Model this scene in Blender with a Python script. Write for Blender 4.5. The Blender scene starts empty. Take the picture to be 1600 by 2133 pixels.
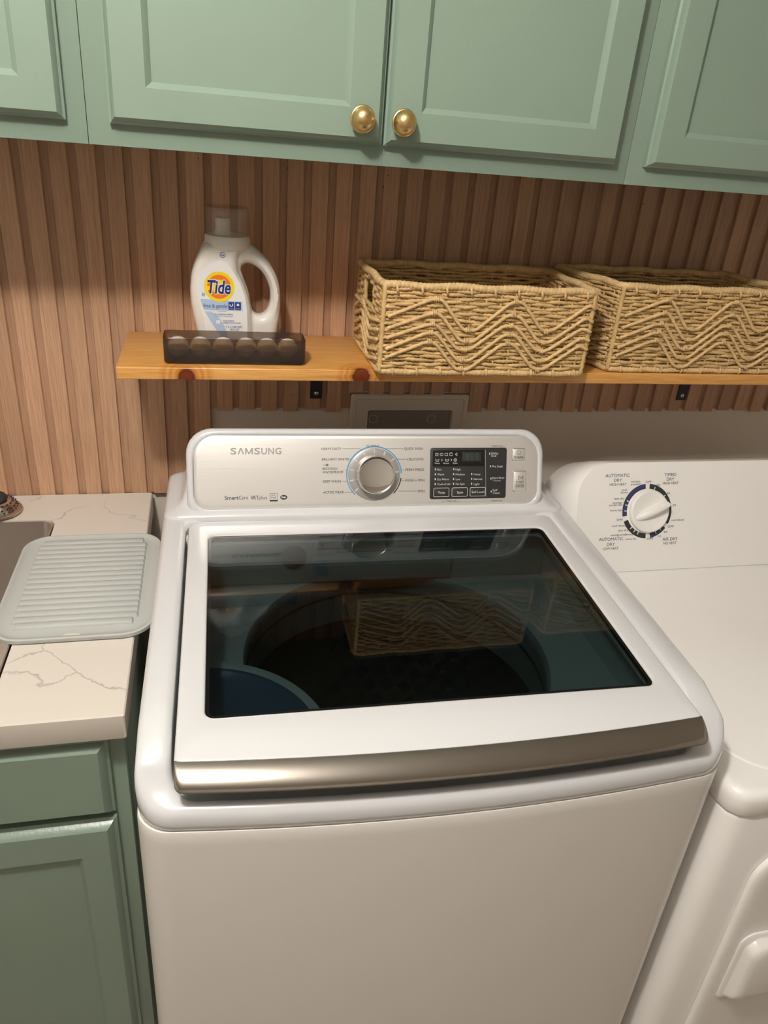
import bpy, bmesh, math, random
from mathutils import Vector, Matrix, noise
from math import sin, cos, pi, radians, sqrt, atan2, exp
random.seed(7)
S = bpy.context.scene
C = S.collection

# ------------------------------------------------------------------ camera
CAM = (0.0833, -1.4176, 1.5964); YAW, PITCH, ROLL, FPX = .2535, .4694, .0862, 1559.29
def cam_axes():
    f = Vector((sin(YAW)*cos(PITCH), cos(YAW)*cos(PITCH), -sin(PITCH)))
    r = Vector((cos(YAW), -sin(YAW), 0)); u = r.cross(f)
    return cos(ROLL)*r + sin(ROLL)*u, -sin(ROLL)*r + cos(ROLL)*u, f
cd = bpy.data.cameras.new('camera'); co = bpy.data.objects.new('camera', cd); C.objects.link(co)
r_, u_, f_ = cam_axes()
M = Matrix((r_, u_, -f_)).transposed().to_4x4(); M.translation = Vector(CAM); co.matrix_world = M
cd.sensor_fit = 'HORIZONTAL'; cd.sensor_width = 36; cd.lens = FPX/1600*36; cd.clip_start = .01
S.camera = co
# ------------------------------------------------------------------ light
w = bpy.data.worlds.new('world'); S.world = w; w.use_nodes = True
w.node_tree.nodes['Background'].inputs[0].default_value = (1, .93, .86, 1)
w.node_tree.nodes['Background'].inputs[1].default_value = .02
def lamp(name, loc, watts, radius, col):
    d = bpy.data.lights.new(name, 'POINT'); d.energy = watts; d.shadow_soft_size = radius; d.color = col
    o = bpy.data.objects.new(name, d); o.location = loc; C.objects.link(o); return o
lamp('ceiling_bulb', (-.18, -1.22, 2.31), 53, .05, (1, .96, .91))
S.view_settings.view_transform = 'Standard'; S.view_settings.look = 'None'
S.view_settings.exposure = 0.0; S.view_settings.gamma = 1; S.view_settings.use_curve_mapping = False

# ------------------------------------------------------------------ materials
MATS = {}
def nt(name):
    m = bpy.data.materials.new(name); m.use_nodes = True; t = m.node_tree
    MATS[name] = m
    return m, t, t.nodes['Principled BSDF'], lambda k: t.nodes.new('ShaderNode'+k), t.links.new
def mat(name, col, rough=.5, metal=0, bump=0, bscale=200, coat=0, spec=.5, var=0, vscale=4):
    m, t, b, N, L = nt(name)
    b.inputs['Base Color'].default_value = (*col, 1); b.inputs['Roughness'].default_value = rough
    b.inputs['Metallic'].default_value = metal; b.inputs['Coat Weight'].default_value = coat
    b.inputs['Coat Roughness'].default_value = .08; b.inputs['Specular IOR Level'].default_value = spec
    g = N('NewGeometry')
    n = N('TexNoise'); n.inputs['Scale'].default_value = bscale; n.inputs['Detail'].default_value = 3
    L(g.outputs['Position'], n.inputs['Vector'])
    if bump:
        bp = N('Bump'); bp.inputs['Strength'].default_value = bump; bp.inputs['Distance'].default_value = .002
        L(n.outputs['Fac'], bp.inputs['Height']); L(bp.outputs['Normal'], b.inputs['Normal'])
    if var:
        n2 = N('TexNoise'); n2.inputs['Scale'].default_value = vscale; L(g.outputs['Position'], n2.inputs['Vector'])
        mx = N('MixRGB'); mx.blend_type = 'MULTIPLY'; mx.inputs[0].default_value = 1
        mx.inputs[1].default_value = (*col, 1)
        rp = N('ValToRGB'); rp.color_ramp.elements[0].position = .3; rp.color_ramp.elements[1].position = .7
        rp.color_ramp.elements[0].color = (1-var, 1-var, 1-var, 1); rp.color_ramp.elements[1].color = (1, 1, 1, 1)
        L(n2.outputs['Fac'], rp.inputs[0]); L(rp.outputs[0], mx.inputs[2]); L(mx.outputs[0], b.inputs['Base Color'])
    return m
def wood(name, c0, c1, c2, stretch, rough, knots=(), rnd=.0, scale=1., kr=.012):
    """grain runs along the axis with the small stretch value"""
    m, t, b, N, L = nt(name)
    g = N('NewGeometry'); mp = N('Mapping'); mp.inputs['Scale'].default_value = stretch
    L(g.outputs['Position'], mp.inputs['Vector'])
    oi = N('ObjectInfo')
    ad = N('VectorMath'); ad.operation = 'ADD'; L(mp.outputs[0], ad.inputs[0])
    sc = N('VectorMath'); sc.operation = 'SCALE'; sc.inputs[0].default_value = (7.3, 3.1, 11.7); L(oi.outputs['Random'], sc.inputs['Scale'])
    L(sc.outputs[0], ad.inputs[1])
    n1 = N('TexNoise'); n1.inputs['Scale'].default_value = 1.; n1.inputs['Detail'].default_value = 6; n1.inputs['Roughness'].default_value = .62; n1.inputs['Distortion'].default_value = .6
    L(ad.outputs[0], n1.inputs['Vector'])
    n2 = N('TexNoise'); n2.inputs['Scale'].default_value = 4.2*scale; n2.inputs['Detail'].default_value = 3; L(ad.outputs[0], n2.inputs['Vector'])
    rp = N('ValToRGB'); e = rp.color_ramp.elements
    e[0].position = .3; e[0].color = (*c0, 1); e[1].position = .72; e[1].color = (*c2, 1)
    x = e.new(.5); x.color = (*c1, 1)
    av = N('Math'); av.operation = 'MULTIPLY_ADD'; av.inputs[1].default_value = .55; L(n2.outputs['Fac'], av.inputs[0])
    h2 = N('Math'); h2.operation = 'MULTIPLY'; h2.inputs[1].default_value = .45; L(n1.outputs['Fac'], h2.inputs[0]); L(h2.outputs[0], av.inputs[2])
    L(av.outputs[0], rp.inputs[0])
    out = rp.outputs[0]
    if rnd:
        mr = N('MapRange'); mr.inputs[3].default_value = 1-rnd; mr.inputs[4].default_value = 1+rnd*.4; L(oi.outputs['Random'], mr.inputs[0])
        mx = N('VectorMath'); mx.operation = 'SCALE'; L(out, mx.inputs[0]); L(mr.outputs[0], mx.inputs['Scale']); out = mx.outputs[0]
    for (kx, ky, kz, rr) in knots:
        d = N('VectorMath'); d.operation = 'DISTANCE'; L(g.outputs['Position'], d.inputs[0]); d.inputs[1].default_value = (kx, ky, kz)
        wv = N('Math'); wv.operation = 'MULTIPLY_ADD'; L(n1.outputs['Fac'], wv.inputs[0]); wv.inputs[1].default_value = rr*.7; L(d.outputs['Value'], wv.inputs[2])
        r2 = N('ValToRGB'); q = r2.color_ramp.elements
        q[0].position = 0; q[0].color = (.19, .055, .02, 1); q[1].position = 1; q[1].color = (1, 1, 1, 1)
        for p, cc in ((.30, (.23, .07, .025)), (.36, (.12, .035, .012)), (.42, (.62, .44, .26)), (.55, (.95, .85, .7)), (.62, (.72, .55, .36)), (.72, (1, .95, .88)), (.80, (.82, .68, .5))):
            z = q.new(p); z.color = (*cc, 1)
        dv = N('Math'); dv.operation = 'DIVIDE'; dv.inputs[1].default_value = rr*3.2; L(wv.outputs[0], dv.inputs[0]); L(dv.outputs[0], r2.inputs[0])
        mx = N('MixRGB'); mx.blend_type = 'MULTIPLY'; mx.inputs[0].default_value = 1; L(out, mx.inputs[1]); L(r2.outputs[0], mx.inputs[2]); out = mx.outputs[0]
    L(out, b.inputs['Base Color']); b.inputs['Roughness'].default_value = rough
    bp = N('Bump'); bp.inputs['Strength'].default_value = .18; bp.inputs['Distance'].default_value = .001; L(av.outputs[0], bp.inputs['Height']); L(bp.outputs[0], b.inputs['Normal'])
    return m
def quartz():
    m, t, b, N, L = nt('quartz'); g = N('NewGeometry')
    n0 = N('TexNoise'); n0.inputs['Scale'].default_value = 9; n0.inputs['Detail'].default_value = 5; L(g.outputs['Position'], n0.inputs['Vector'])
    mpp = N('VectorMath'); mpp.operation = 'MULTIPLY_ADD'; L(n0.outputs['Color'], mpp.inputs[0]); mpp.inputs[1].default_value = (.12, .12, .12); L(g.outputs['Position'], mpp.inputs[2])
    v = N('TexVoronoi'); v.feature = 'DISTANCE_TO_EDGE'; v.inputs['Scale'].default_value = 5.2; L(mpp.outputs[0], v.inputs['Vector'])
    rp = N('ValToRGB'); e = rp.color_ramp.elements; e[0].position = 0; e[0].color = (.42, .38, .35, 1); e[1].position = .012; e[1].color = (.71, .655, .585, 1)
    x = e.new(.004); x.color = (.57, .52, .46, 1)
    L(v.outputs['Distance'], rp.inputs[0])
    n1 = N('TexNoise'); n1.inputs['Scale'].default_value = 7; L(g.outputs['Position'], n1.inputs['Vector'])
    r2 = N('ValToRGB'); r2.color_ramp.elements[0].position = .48; r2.color_ramp.elements[1].position = .6; L(n1.outputs['Fac'], r2.inputs[0])
    mx = N('MixRGB'); mx.inputs[1].default_value = (.71, .655, .585, 1); L(r2.outputs[0], mx.inputs[0]); L(rp.outputs[0], mx.inputs[2])
    L(mx.outputs[0], b.inputs['Base Color']); b.inputs['Roughness'].default_value = .28
    return m
def brushed(name, col, rough, stretch, strength=.12):
    m, t, b, N, L = nt(name); g = N('TexCoord'); mp = N('Mapping'); mp.inputs['Scale'].default_value = stretch; L(g.outputs['Object'], mp.inputs['Vector'])
    n = N('TexNoise'); n.inputs['Scale'].default_value = 1; n.inputs['Detail'].default_value = 4; L(mp.outputs[0], n.inputs['Vector'])
    b.inputs['Base Color'].default_value = (*col, 1); b.inputs['Metallic'].default_value = .85; b.inputs['Roughness'].default_value = rough
    bp = N('Bump'); bp.inputs['Strength'].default_value = strength; bp.inputs['Distance'].default_value = .001; L(n.outputs['Fac'], bp.inputs['Height']); L(bp.outputs[0], b.inputs['Normal'])
    return m
def sheet(name, tint, diff, dmix, gloss_rough=.02, refr=None, spec0=.04):
    """see-through plastic or glass: tinted transmission, a little body colour, Schlick reflection"""
    m, t, b, N, L = nt(name); t.nodes.remove(b); out = t.nodes['Material Output']
    tr = N('BsdfTransparent'); tr.inputs[0].default_value = (*tint, 1); base = tr.outputs[0]
    if refr is not None:
        rf = N('BsdfRefraction'); rf.inputs[0].default_value = (*tint, 1); rf.inputs['Roughness'].default_value = refr; rf.inputs['IOR'].default_value = 1.08
        ms = N('MixShader'); ms.inputs[0].default_value = .72; L(base, ms.inputs[1]); L(rf.outputs[0], ms.inputs[2]); base = ms.outputs[0]
    df = N('BsdfDiffuse'); df.inputs[0].default_value = (*diff, 1)
    m1 = N('MixShader'); m1.inputs[0].default_value = dmix; L(base, m1.inputs[1]); L(df.outputs[0], m1.inputs[2])
    lw = N('LayerWeight'); lw.inputs[0].default_value = .5
    pw = N('Math'); pw.operation = 'POWER'; pw.inputs[1].default_value = 5; L(lw.outputs['Facing'], pw.inputs[0])
    ml = N('Math'); ml.operation = 'MULTIPLY_ADD'; ml.inputs[1].default_value = 1-spec0; ml.inputs[2].default_value = spec0; L(pw.outputs[0], ml.inputs[0])
    gl = N('BsdfGlossy'); gl.inputs['Roughness'].default_value = gloss_rough
    m2 = N('MixShader'); L(ml.outputs[0], m2.inputs[0]); L(m1.outputs[0], m2.inputs[1]); L(gl.outputs[0], m2.inputs[2]); L(m2.outputs[0], out.inputs[0])
    return m
def painted():
    m = mat('sage_paint', (.222, .297, .232), .30, bump=.12, bscale=260, coat=.15, var=.06, vscale=5)
    return m
painted()
wood('slat_wood', (.30, .152, .080), (.545, .318, .190), (.68, .43, .275), (430, 60, 5.0), .5, rnd=.14)
wood('slat_groove', (.26, .132, .070), (.44, .25, .148), (.56, .345, .215), (400, 60, 5.0), .55)
wood('pine', (.50, .225, .055), (.67, .335, .09), (.78, .43, .14), (5, 60, 110), .3, knots=((.050, -.222, 1.222, .016), (.333, -.222, 1.228, .015)))
wood('floor_wood', (.27, .21, .16), (.34, .275, .215), (.42, .35, .28), (4, 60, 60), .45)
quartz()
mat('drywall', (.76, .68, .58), .75, bump=.08, bscale=500, var=.04)
mat('room_wall', (.70, .665, .615), .8, bump=.08, bscale=300)
mat('ceiling_white', (.78, .75, .71), .85, bump=.1, bscale=200)
mat('white_enamel', (.665, .665, .675), .22, coat=.5, bump=.008, bscale=40)
mat('white_panel', (.80, .765, .72), .3, coat=.25, bump=.01, bscale=60)
mat('dryer_white', (.93, .905, .87), .28, coat=.3, bump=.01, bscale=60)
mat('dial_white', (.92, .90, .86), .35)
mat('box_plastic', (.70, .63, .52), .5, bump=.03)
mat('recess_shade', (.25, .23, .20), .5)  # dark tone stands in for the shadow inside the outlet box
mat('black_metal', (.012, .012, .014), .45, bump=.05)
mat('screw_steel', (.62, .6, .57), .3, 1)
mat('brass', (.74, .52, .23), .30, 1, bump=.02)
mat('chrome', (.42, .385, .345), .09, 1, bump=.01, bscale=30)
mat('dial_chrome', (.80, .76, .72), .04, 1)
brushed('brushed_steel', (.95, .93, .90), .42, (2, 260, 260))
brushed('sink_steel', (.52, .47, .42), .36, (4, 300, 300))
mat('strainer_steel', (.55, .48, .42), .28, 1)
mat('ring_grey', (.40, .39, .37), .35, .4)
mat('print_dark', (.03, .028, .027), .5); mat('print_grey', (.40, .39, .38), .4); mat('print_white', (.72, .72, .71), .5)
mat('print_navy', (.035, .045, .11), .5); mat('print_black', (.028, .036, .034), .5); mat('print_blue', (.06, .31, .60), .4)
mat('display_black', (.033, .031, .029), .3); mat('lcd_black', (.008, .008, .008), .08); mat('lcd_glass', (.03, .036, .034), .12); mat('segment', (.055, .062, .058), .3)
mat('ring_tick', (.60, .59, .57), .4); mat('rubber', (.03, .028, .026), .6)
mat('silicone', (.475, .49, .465), .55, bump=.04, bscale=150)
mat('bottle_white', (.80, .75, .69), .33, bump=.02, bscale=120)
mat('label_white', (.86, .84, .82), .3); mat('label_lightblue', (.46, .58, .76), .35); mat('label_yellow', (.93, .70, .02), .35)
mat('label_orange', (.88, .20, .015), .35); mat('label_navy', (.012, .03, .22), .35); mat('label_text', (.10, .16, .36), .4)
mat('rope', (.70, .465, .20), .75, bump=.25, bscale=900, var=.28, vscale=60)
mat('rope_light', (.78, .53, .25), .75, bump=.25, bscale=900, var=.25, vscale=80)
mat('inner_grey', (.42, .46, .47), .4); mat('ring_plastic', (.20, .215, .22), .35); mat('drum_metal', (.16, .16, .165), .22, .9)
mat('cup_blue', (.045, .085, .165), .3); mat('fill_dark', (.02, .02, .025), .3)
mat('pod', (.68, .46, .20), .25, coat=.4)
mat('pod_cap', (.55, .50, .42), .3)
sheet('lid_glass', (.50, .56, .56), (.02, .025, .025), .01, .005, spec0=.05)
sheet('smoke_plastic', (.66, .60, .55), (.075, .06, .052), .20, .12, refr=.2)
sheet('clear_plastic', (.985, .975, .965), (.85, .75, .66), .07, .06, spec0=.02)

# ------------------------------------------------------------------ mesh helpers
class MB:
    def __init__(s): s.v = []; s.f = []
    def add(s, vs, fs):
        o = len(s.v); s.v += [tuple(q) for q in vs]; s.f += [tuple(i+o for i in f) for f in fs]; return s
    def box(s, x0, y0, z0, x1, y1, z1):
        return s.add([(x0,y0,z0),(x1,y0,z0),(x1,y1,z0),(x0,y1,z0),(x0,y0,z1),(x1,y0,z1),(x1,y1,z1),(x0,y1,z1)],
                     [(0,3,2,1),(4,5,6,7),(0,1,5,4),(1,2,6,5),(2,3,7,6),(3,0,4,7)])
    def loft(s, loops, cap0=True, cap1=True, closed=True):
        n = len(loops[0]); o = len(s.v)
        for l in loops: s.v += [tuple(q) for q in l]
        for k in range(len(loops)-1):
            for i in range(n if closed else n-1):
                j = (i+1) % n
                s.f.append((o+k*n+i, o+k*n+j, o+(k+1)*n+j, o+(k+1)*n+i))
        if cap0: s.f.append(tuple(o+i for i in reversed(range(n))))
        if cap1: s.f.append(tuple(o+(len(loops)-1)*n+i for i in range(n)))
        return s
    def lathe(s, prof, c, n=32, axis='z', cap=True):
        """prof: (radius, height) pairs"""
        def P(r, h, a):
            if axis == 'z': return (c[0]+r*cos(a), c[1]+r*sin(a), c[2]+h)
            if axis == 'y': return (c[0]+r*cos(a), c[1]+h, c[2]+r*sin(a))
        return s.loft([[P(max(r, 1e-5), h, 2*pi*i/n) for i in range(n)] for r, h in prof], cap, cap)
    def tube(s, path, rad, n=8, closed=False, sec=None, cap=True):
        path = [Vector(p) for p in path]; m = len(path); loops = []
        up = None; dist = 0
        for i, p in enumerate(path):
            if closed: t = path[(i+1) % m]-path[i-1]
            else: t = path[min(i+1, m-1)]-path[max(i-1, 0)]
            t.normalize()
            if up is None:
                up = Vector((0, 0, 1)) if abs(t.z) < .8 else Vector((0, -1, 0))
            x = up.cross(t)
            if x.length < 1e-4: x = Vector((1, 0, 0)).cross(t)
            x.normalize(); y = t.cross(x)
            if abs(t.z) >= .8: up = y
            if i: dist += (p-path[i-1]).length
            ring = []
            for k in range(n):
                th = 2*pi*k/n
                r = (rad if not callable(rad) else rad(i/(m-1)))*(sec(th, dist) if sec else 1)
                ring.append(p+x*(r*cos(th))+y*(r*sin(th)))
            loops.append(ring)
        if closed: loops.append(loops[0])
        return s.loft(loops, cap and not closed, cap and not closed)
    def build(s, name, m, parent=None, smooth=35, bevel=0, seg=2, world=True, kind=None, label=None):
        me = bpy.data.meshes.new(name); vs = s.v
        off = ORG.get(parent.name, Vector()) if (parent and world) else Vector()
        me.from_pydata([(q[0]-off.x, q[1]-off.y, q[2]-off.z) for q in vs], [], s.f)
        bm = bmesh.new(); bm.from_mesh(me)
        bmesh.ops.recalc_face_normals(bm, faces=bm.faces)
        if bevel:
            es = [e for e in bm.edges if len(e.link_faces) == 2 and e.calc_face_angle(0) > radians(30)]
            bmesh.ops.bevel(bm, geom=es, offset=bevel, segments=seg, profile=.5, affect='EDGES', clamp_overlap=True)
        bm.to_mesh(me); bm.free()
        me.shade_smooth()
        if smooth < 180: me.set_sharp_from_angle(angle=radians(smooth))
        me.materials.append(MATS[m])
        o = bpy.data.objects.new(name, me); C.objects.link(o)
        if parent: o.parent = parent; ORG[o.name] = off
        if kind: o['kind'] = kind
        if label: o['label'] = label
        return o
ORG = {}
def tag(o, label, cat, group=None):
    o['label'] = label; o['category'] = cat
    if group: o['group'] = group
    return o
def thing(name, label, cat, loc, rotz=0, group=None):
    o = bpy.data.objects.new(name, None); o.empty_display_size = .05; C.objects.link(o); o.location = loc; o.rotation_euler = (0, 0, rotz)
    ORG[o.name] = Vector(loc) if rotz == 0 else Vector()
    return tag(o, label, cat, group)
def origin(o, loc):
    """move a parentless mesh's origin to its base"""
    o.data.transform(Matrix.Translation(-Vector(loc))); o.location = loc; return o
def rrect(x0, y0, x1, y1, r, nc=6, ne=8):
    """rounded rectangle, counter-clockwise from the low-left corner; r one value or (ll, lr, ur, ul)"""
    if not isinstance(r, tuple): r = (r,)*4
    pts = []
    cs = [(x0+r[0], y0+r[0], pi, r[0]), (x1-r[1], y0+r[1], 1.5*pi, r[1]), (x1-r[2], y1-r[2], 0, r[2]), (x0+r[3], y1-r[3], .5*pi, r[3])]
    for k, (cx, cy, a, rr) in enumerate(cs):
        arc = [(cx+rr*cos(a+.5*pi*i/nc), cy+rr*sin(a+.5*pi*i/nc)) for i in range(nc+1)]
        pts += arc
        nx = cs[(k+1) % 4]; q = (nx[0]+nx[3]*cos(nx[2]), nx[1]+nx[3]*sin(nx[2])); p = arc[-1]
        pts += [(p[0]+(q[0]-p[0])*i/ne, p[1]+(q[1]-p[1])*i/ne) for i in range(1, ne)]
    return pts
def sstep(a, b, x):
    t = max(0, min(1, (x-a)/(b-a))); return t*t*(3-2*t)
# flat lettering: glyph outlines of the built-in font, fitted to a width and a cap height
GL = {}
def glyphs(txt, bold=0, shear=0):
    k = (txt, bold, shear)
    if k not in GL:
        cu = bpy.data.curves.new('t', 'FONT'); cu.body = txt; cu.offset = bold; cu.resolution_u = 3; cu.shear = shear
        ob = bpy.data.objects.new('t', cu); C.objects.link(ob)
        dg = bpy.context.evaluated_depsgraph_get(); me = ob.evaluated_get(dg).to_mesh()
        GL[k] = ([tuple(v.co[:2]) for v in me.vertices], [tuple(p.vertices) for p in me.polygons])
        ob.evaluated_get(dg).to_mesh_clear(); bpy.data.objects.remove(ob); bpy.data.curves.remove(cu)
    return GL[k]
CAPH = max(v[1] for v in glyphs('H')[0])
def write(mb, items, P, bold=0, shear=0):
    for (txt, u, v, wd, ch) in items:
        vs, fs = glyphs(txt, bold, shear)
        x0 = min(q[0] for q in vs); x1 = max(q[0] for q in vs)
        mb.add([P(u+(q[0]-x0)/(x1-x0)*wd, v+q[1]/CAPH*ch) for q in vs], fs)
    return mb
def letters(items, P, m, parent, bold=0, shear=0, name='lettering'):
    for it in items: write(MB(), [it], P, bold, shear).build(name, m, parent)
def arc2(mb, P, cx, cy, r0, r1, a0, a1, n=24):
    l = [[P(cx+r*cos(radians(a0+(a1-a0)*i/n)), cy+r*sin(radians(a0+(a1-a0)*i/n))) for i in range(n+1)] for r in (r0, r1)]
    return mb.loft(l, False, False, closed=False)
def disc2(mb, P, cx, cy, r, n=32): return mb.add([P(cx+r*cos(2*pi*i/n), cy+r*sin(2*pi*i/n)) for i in range(n)], [tuple(range(n))])
def quad2(mb, P, x0, y0, x1, y1): return mb.add([P(x0, y0), P(x1, y0), P(x1, y1), P(x0, y1)], [(0, 1, 2, 3)])
def line2(mb, P, pts, wd):
    for (x0, y0), (x1, y1) in zip(pts, pts[1:]):
        d = Vector((x1-x0, y1-y0)); n = Vector((-d.y, d.x)).normalized()*wd/2
        mb.add([P(x0+n.x, y0+n.y), P(x1+n.x, y1+n.y), P(x1-n.x, y1-n.y), P(x0-n.x, y0-n.y)], [(0, 1, 2, 3)])
    return mb

# ================================================================== the room
RX0, RX1, RY0, ZC = -1.75, 2.25, -3.1, 2.44
WY = .014
def struct(o): o['kind'] = 'structure'; return o
wall = struct(MB().box(RX0, WY, 0, RX1, WY+.1, ZC).build('wall_back', 'drywall'))
struct(MB().box(RX0, RY0, -.05, RX1, WY, 0).build('floor', 'floor_wood'))
struct(MB().box(RX0, RY0, ZC, RX1, WY, ZC+.05).build('ceiling', 'ceiling_white'))
struct(MB().box(RX0-.1, RY0, 0, RX0, WY, ZC).build('wall_left', 'room_wall'))
struct(MB().box(RX1, RY0, 0, RX1+.1, WY, ZC).build('wall_right', 'room_wall'))
struct(MB().box(RX0, RY0-.1, 0, RX1, RY0, ZC).build('wall_front', 'room_wall'))
# grooved wood panelling: backing board + one slat per ridge
ZB_LOW, ZB_MID, ZB_BOX, ZT = .912, 1.0873, 1.1235, 1.60
bk = MB()
for (x0, x1, zb) in ((-.62, .0715, ZB_LOW), (.0715, .3615, ZB_MID+.004), (.3615, .6155, ZB_BOX+.003), (.6155, 1.66, ZB_MID+.004)):
    bk.box(x0, .0060, zb, x1, WY, ZT)
bk.build('panel_backing', 'slat_groove', wall)
sl = MB()
prof = [(-.0155, .0060), (-.0150, .0018), (-.0140, 0), (.0140, 0), (.0150, .0018), (.0155, .0060)]
sl.loft([[(x, y, z) for x, y in prof] for z in (-1, 0)])
slat0 = sl.build('slat', 'slat_wood', wall)
k = 0
for i in range(-18, 34):
    xc = .1845+.0428*i+.015
    zb = ZB_LOW if xc < .0715 else (ZB_BOX if .36 < xc < .617 else ZB_MID)
    zb += random.uniform(-.003, .003) if zb != ZB_LOW else random.uniform(-.001, .001)
    o = slat0 if k == 0 else slat0.copy()
    if k: C.objects.link(o); o.parent = wall
    o.location = (xc, 0, ZT); o.scale = (1, 1, ZT-zb); k += 1
# nail holes
nh = MB()
for (x, z) in ((.078, 1.532), (.094, 1.530), (.2275, 1.527), (.226, 1.466), (.405, 1.527), (.398, 1.508), (.563, 1.512), (.245, 1.120), (.44, 1.152), (.60, 1.152), (.915, 1.51)):
    nh.lathe([(.0011, 0), (.0011, .0004)], (x, -.0004, z), 8, 'y')
nh.build('nail_hole', 'rubber', wall, kind='stuff')

# ================================================================== upper cabinets
ZCB, YCF = 1.5528, -.305
def door_frame(mb, x0, x1, z0, z1, yb, yf, sw, rail, e=.008):
    """mitred frame with a coved outer edge and a sloping inner edge; returns the opening"""
    R = lambda i, y: [(x0+i, y, z0+i), (x1-i, y, z0+i), (x1-i, y, z1-i), (x0+i, y, z1-i)]
    I = lambda i, y: [(x0+sw+i, y, z0+rail+i), (x1-sw-i, y, z0+rail+i), (x1-sw-i, y, z1-rail-i), (x0+sw+i, y, z1-rail-i)]
    d = yb-yf
    mb.loft([I(.007, yb), R(0, yb), R(0, yb-d*.42), R(e*.35, yb-d*.52), R(e*.55, yb-d*.74), R(e, yf), I(0, yf), I(.003, yf+.0025), I(.007, yf+.0075), I(.007, yb)], False, False)
    return (x0+sw+.004, x1-sw-.004, z0+rail+.004, z1-rail-.004)
def door(parent, x0, x1, z0, z1, yb, yf, sw, rail, knob=None, label=None, e=.008):
    mb = MB(); op = door_frame(mb, x0, x1, z0, z1, yb, yf, sw, rail, e)
    d = mb.build('door', 'sage_paint', parent, smooth=25, label=label)
    MB().box(op[0], yf+.008, op[2], op[1], yf+.014, op[3]).build('door_panel', 'sage_paint', d)
    if knob:
        kx, kz = knob
        MB().lathe([(.0001, -.0015), (.0075, -.0015), (.0068, -.004), (.0068, -.0105), (.010, -.0118), (.0162, -.0128), (.0168, -.0136), (.0166, -.0146), (.0150, -.0152), (.0150, -.0175), (.0144, -.0213), (.0130, -.0247), (.0106, -.0279), (.0074, -.0301), (.0038, -.0312), (.0001, -.0316)],
                   (kx, yf+.0015, kz), 40, 'y').build('knob', 'brass', d, smooth=60, label='round brushed brass knob')
    return d
def upper(name, label, x0, x1, doors):
    t = thing(name, label, 'cabinet', ((x0+x1)/2, -.15, ZCB), group='sage green wall cabinets')
    MB().box(x0+.0002, YCF, ZCB, x1-.0002, -.001, 2.33).build('cabinet_body', 'sage_paint', t, bevel=.0006)
    for (a, b, knob) in doors: door(t, a, b, 1.5785, 2.29, YCF-.0005, -.325, .0465, .0425, knob)
    return t
upper('wall_cabinet', 'sage green wall cabinet with two brass knobs, above the shelf', -.055, .6957, ((-.0275, .3212, (.2895, 1.6080)), (.3240, .6715, (.3452, 1.6080))))
upper('wall_cabinet', 'sage green wall cabinet cut off at the left edge of the photo', -.815, -.0552, ((-.43, -.0785, None),))
upper('wall_cabinet', 'sage green wall cabinet cut off at the right edge, above the dryer', .6959, 1.45, ((.7205, 1.07, None),))

# ================================================================== base cabinet, countertop, sink
t = thing('base_cabinet', 'sage green base cabinet with drawer and door, under the pale countertop', 'cabinet', (-.5, -.3, 0))
(MB().box(-.0585, -.5905, .0, -.0405, -.002, .8745).box(-.95, -.5905, .0, -.932, -.002, .8745).box(-.9315, -.5905, .10, -.059, -.002, .118)
 .box(-.9315, -.012, .1185, -.059, -.002, .69).box(-.95, -.618, .10, -.0405, -.591, .8745).box(-.9315, -.54, 0, -.059, -.525, .0995)).build('cabinet_body', 'sage_paint', t, bevel=.0008)
mb = MB(); x0, x1, z0, z1 = -.52, -.0600, .7250, .8590
R = lambda i, y: [(x0+i, y, z0+i), (x1-i, y, z0+i), (x1-i, y, z1-i), (x0+i, y, z1-i)]
mb.loft([R(0, -.6185), R(0, -.6270), R(.0035, -.6285), R(.006, -.6340), R(.0125, -.6400)]).build('drawer', 'sage_paint', t, smooth=25)
door(t, -.52, -.0595, .13, .7145, -.6185, -.6400, .0495, .0625, e=.013)
cr, cy = .02, -.648
def ctop(z, i=0): return [(x, y, z) for x, y in rrect(-1.1+i, cy+i, -.0325-i, -.0005-i, .003, 6, 10)]
def chole(z): return [(x, y, z) for x, y in rrect(-.75, -.585, -.196, -.1075, .022, 6, 10)]
o = MB().loft([chole(.8752), ctop(.8752, .001), ctop(.877), ctop(.913), ctop(.915, .0018), chole(.915), chole(.8752)], False, False).build('countertop', 'quartz', smooth=30)
tag(origin(o, (-.55, -.32, .8752)), 'pale veined quartz countertop with a square front edge, left of the washer', 'countertop')
t = thing('kitchen_sink', 'brushed steel sink basin let into the pale countertop', 'sink', (-.47, -.34, .70))
def sk(i, z): return [(x, y, z) for x, y in rrect(-.745+i, -.58+i, -.201-i, -.1125-i, .024, 6, 10)]
MB().loft([sk(-.002, .9142), sk(0, .9142), sk(.0015, .872), sk(.004, .715), sk(.016, .702), sk(.06, .70)], False, True).build('basin', 'sink_steel', t, smooth=50)
MB().lathe([(.04, 0), (.042, .002), (.03, .003), (.0001, .0025)], (-.47, -.34, .7005), 32).build('drain', 'strainer_steel', t)
t = thing('sink_strainer', 'steel sink strainer basket with a black stopper, on the countertop by the wall', 'strainer', (-.305, -.070, .915))
c = (-.305, -.070, .915)
MB().lathe([(.0001, .0005), (.041, .0005), (.0445, .003), (.044, .006), (.038, .0085), (.036, .013), (.033, .020), (.026, .0245), (.0001, .026)], c, 48).build('basket', 'strainer_steel', t, smooth=40)
h = MB()
for r, z, n in ((.0372, .0115, 26), (.0355, .0165, 24), (.030, .0225, 20)):
    for i in range(n):
        a = 2*pi*i/n; h.lathe([(.0001, -.001), (.0016, -.001), (.0016, .0012), (.0001, .0012)], (c[0]+r*cos(a), c[1]+r*sin(a), c[2]+z), 8)
h.build('perforations', 'rubber', t, kind='stuff')
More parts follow.
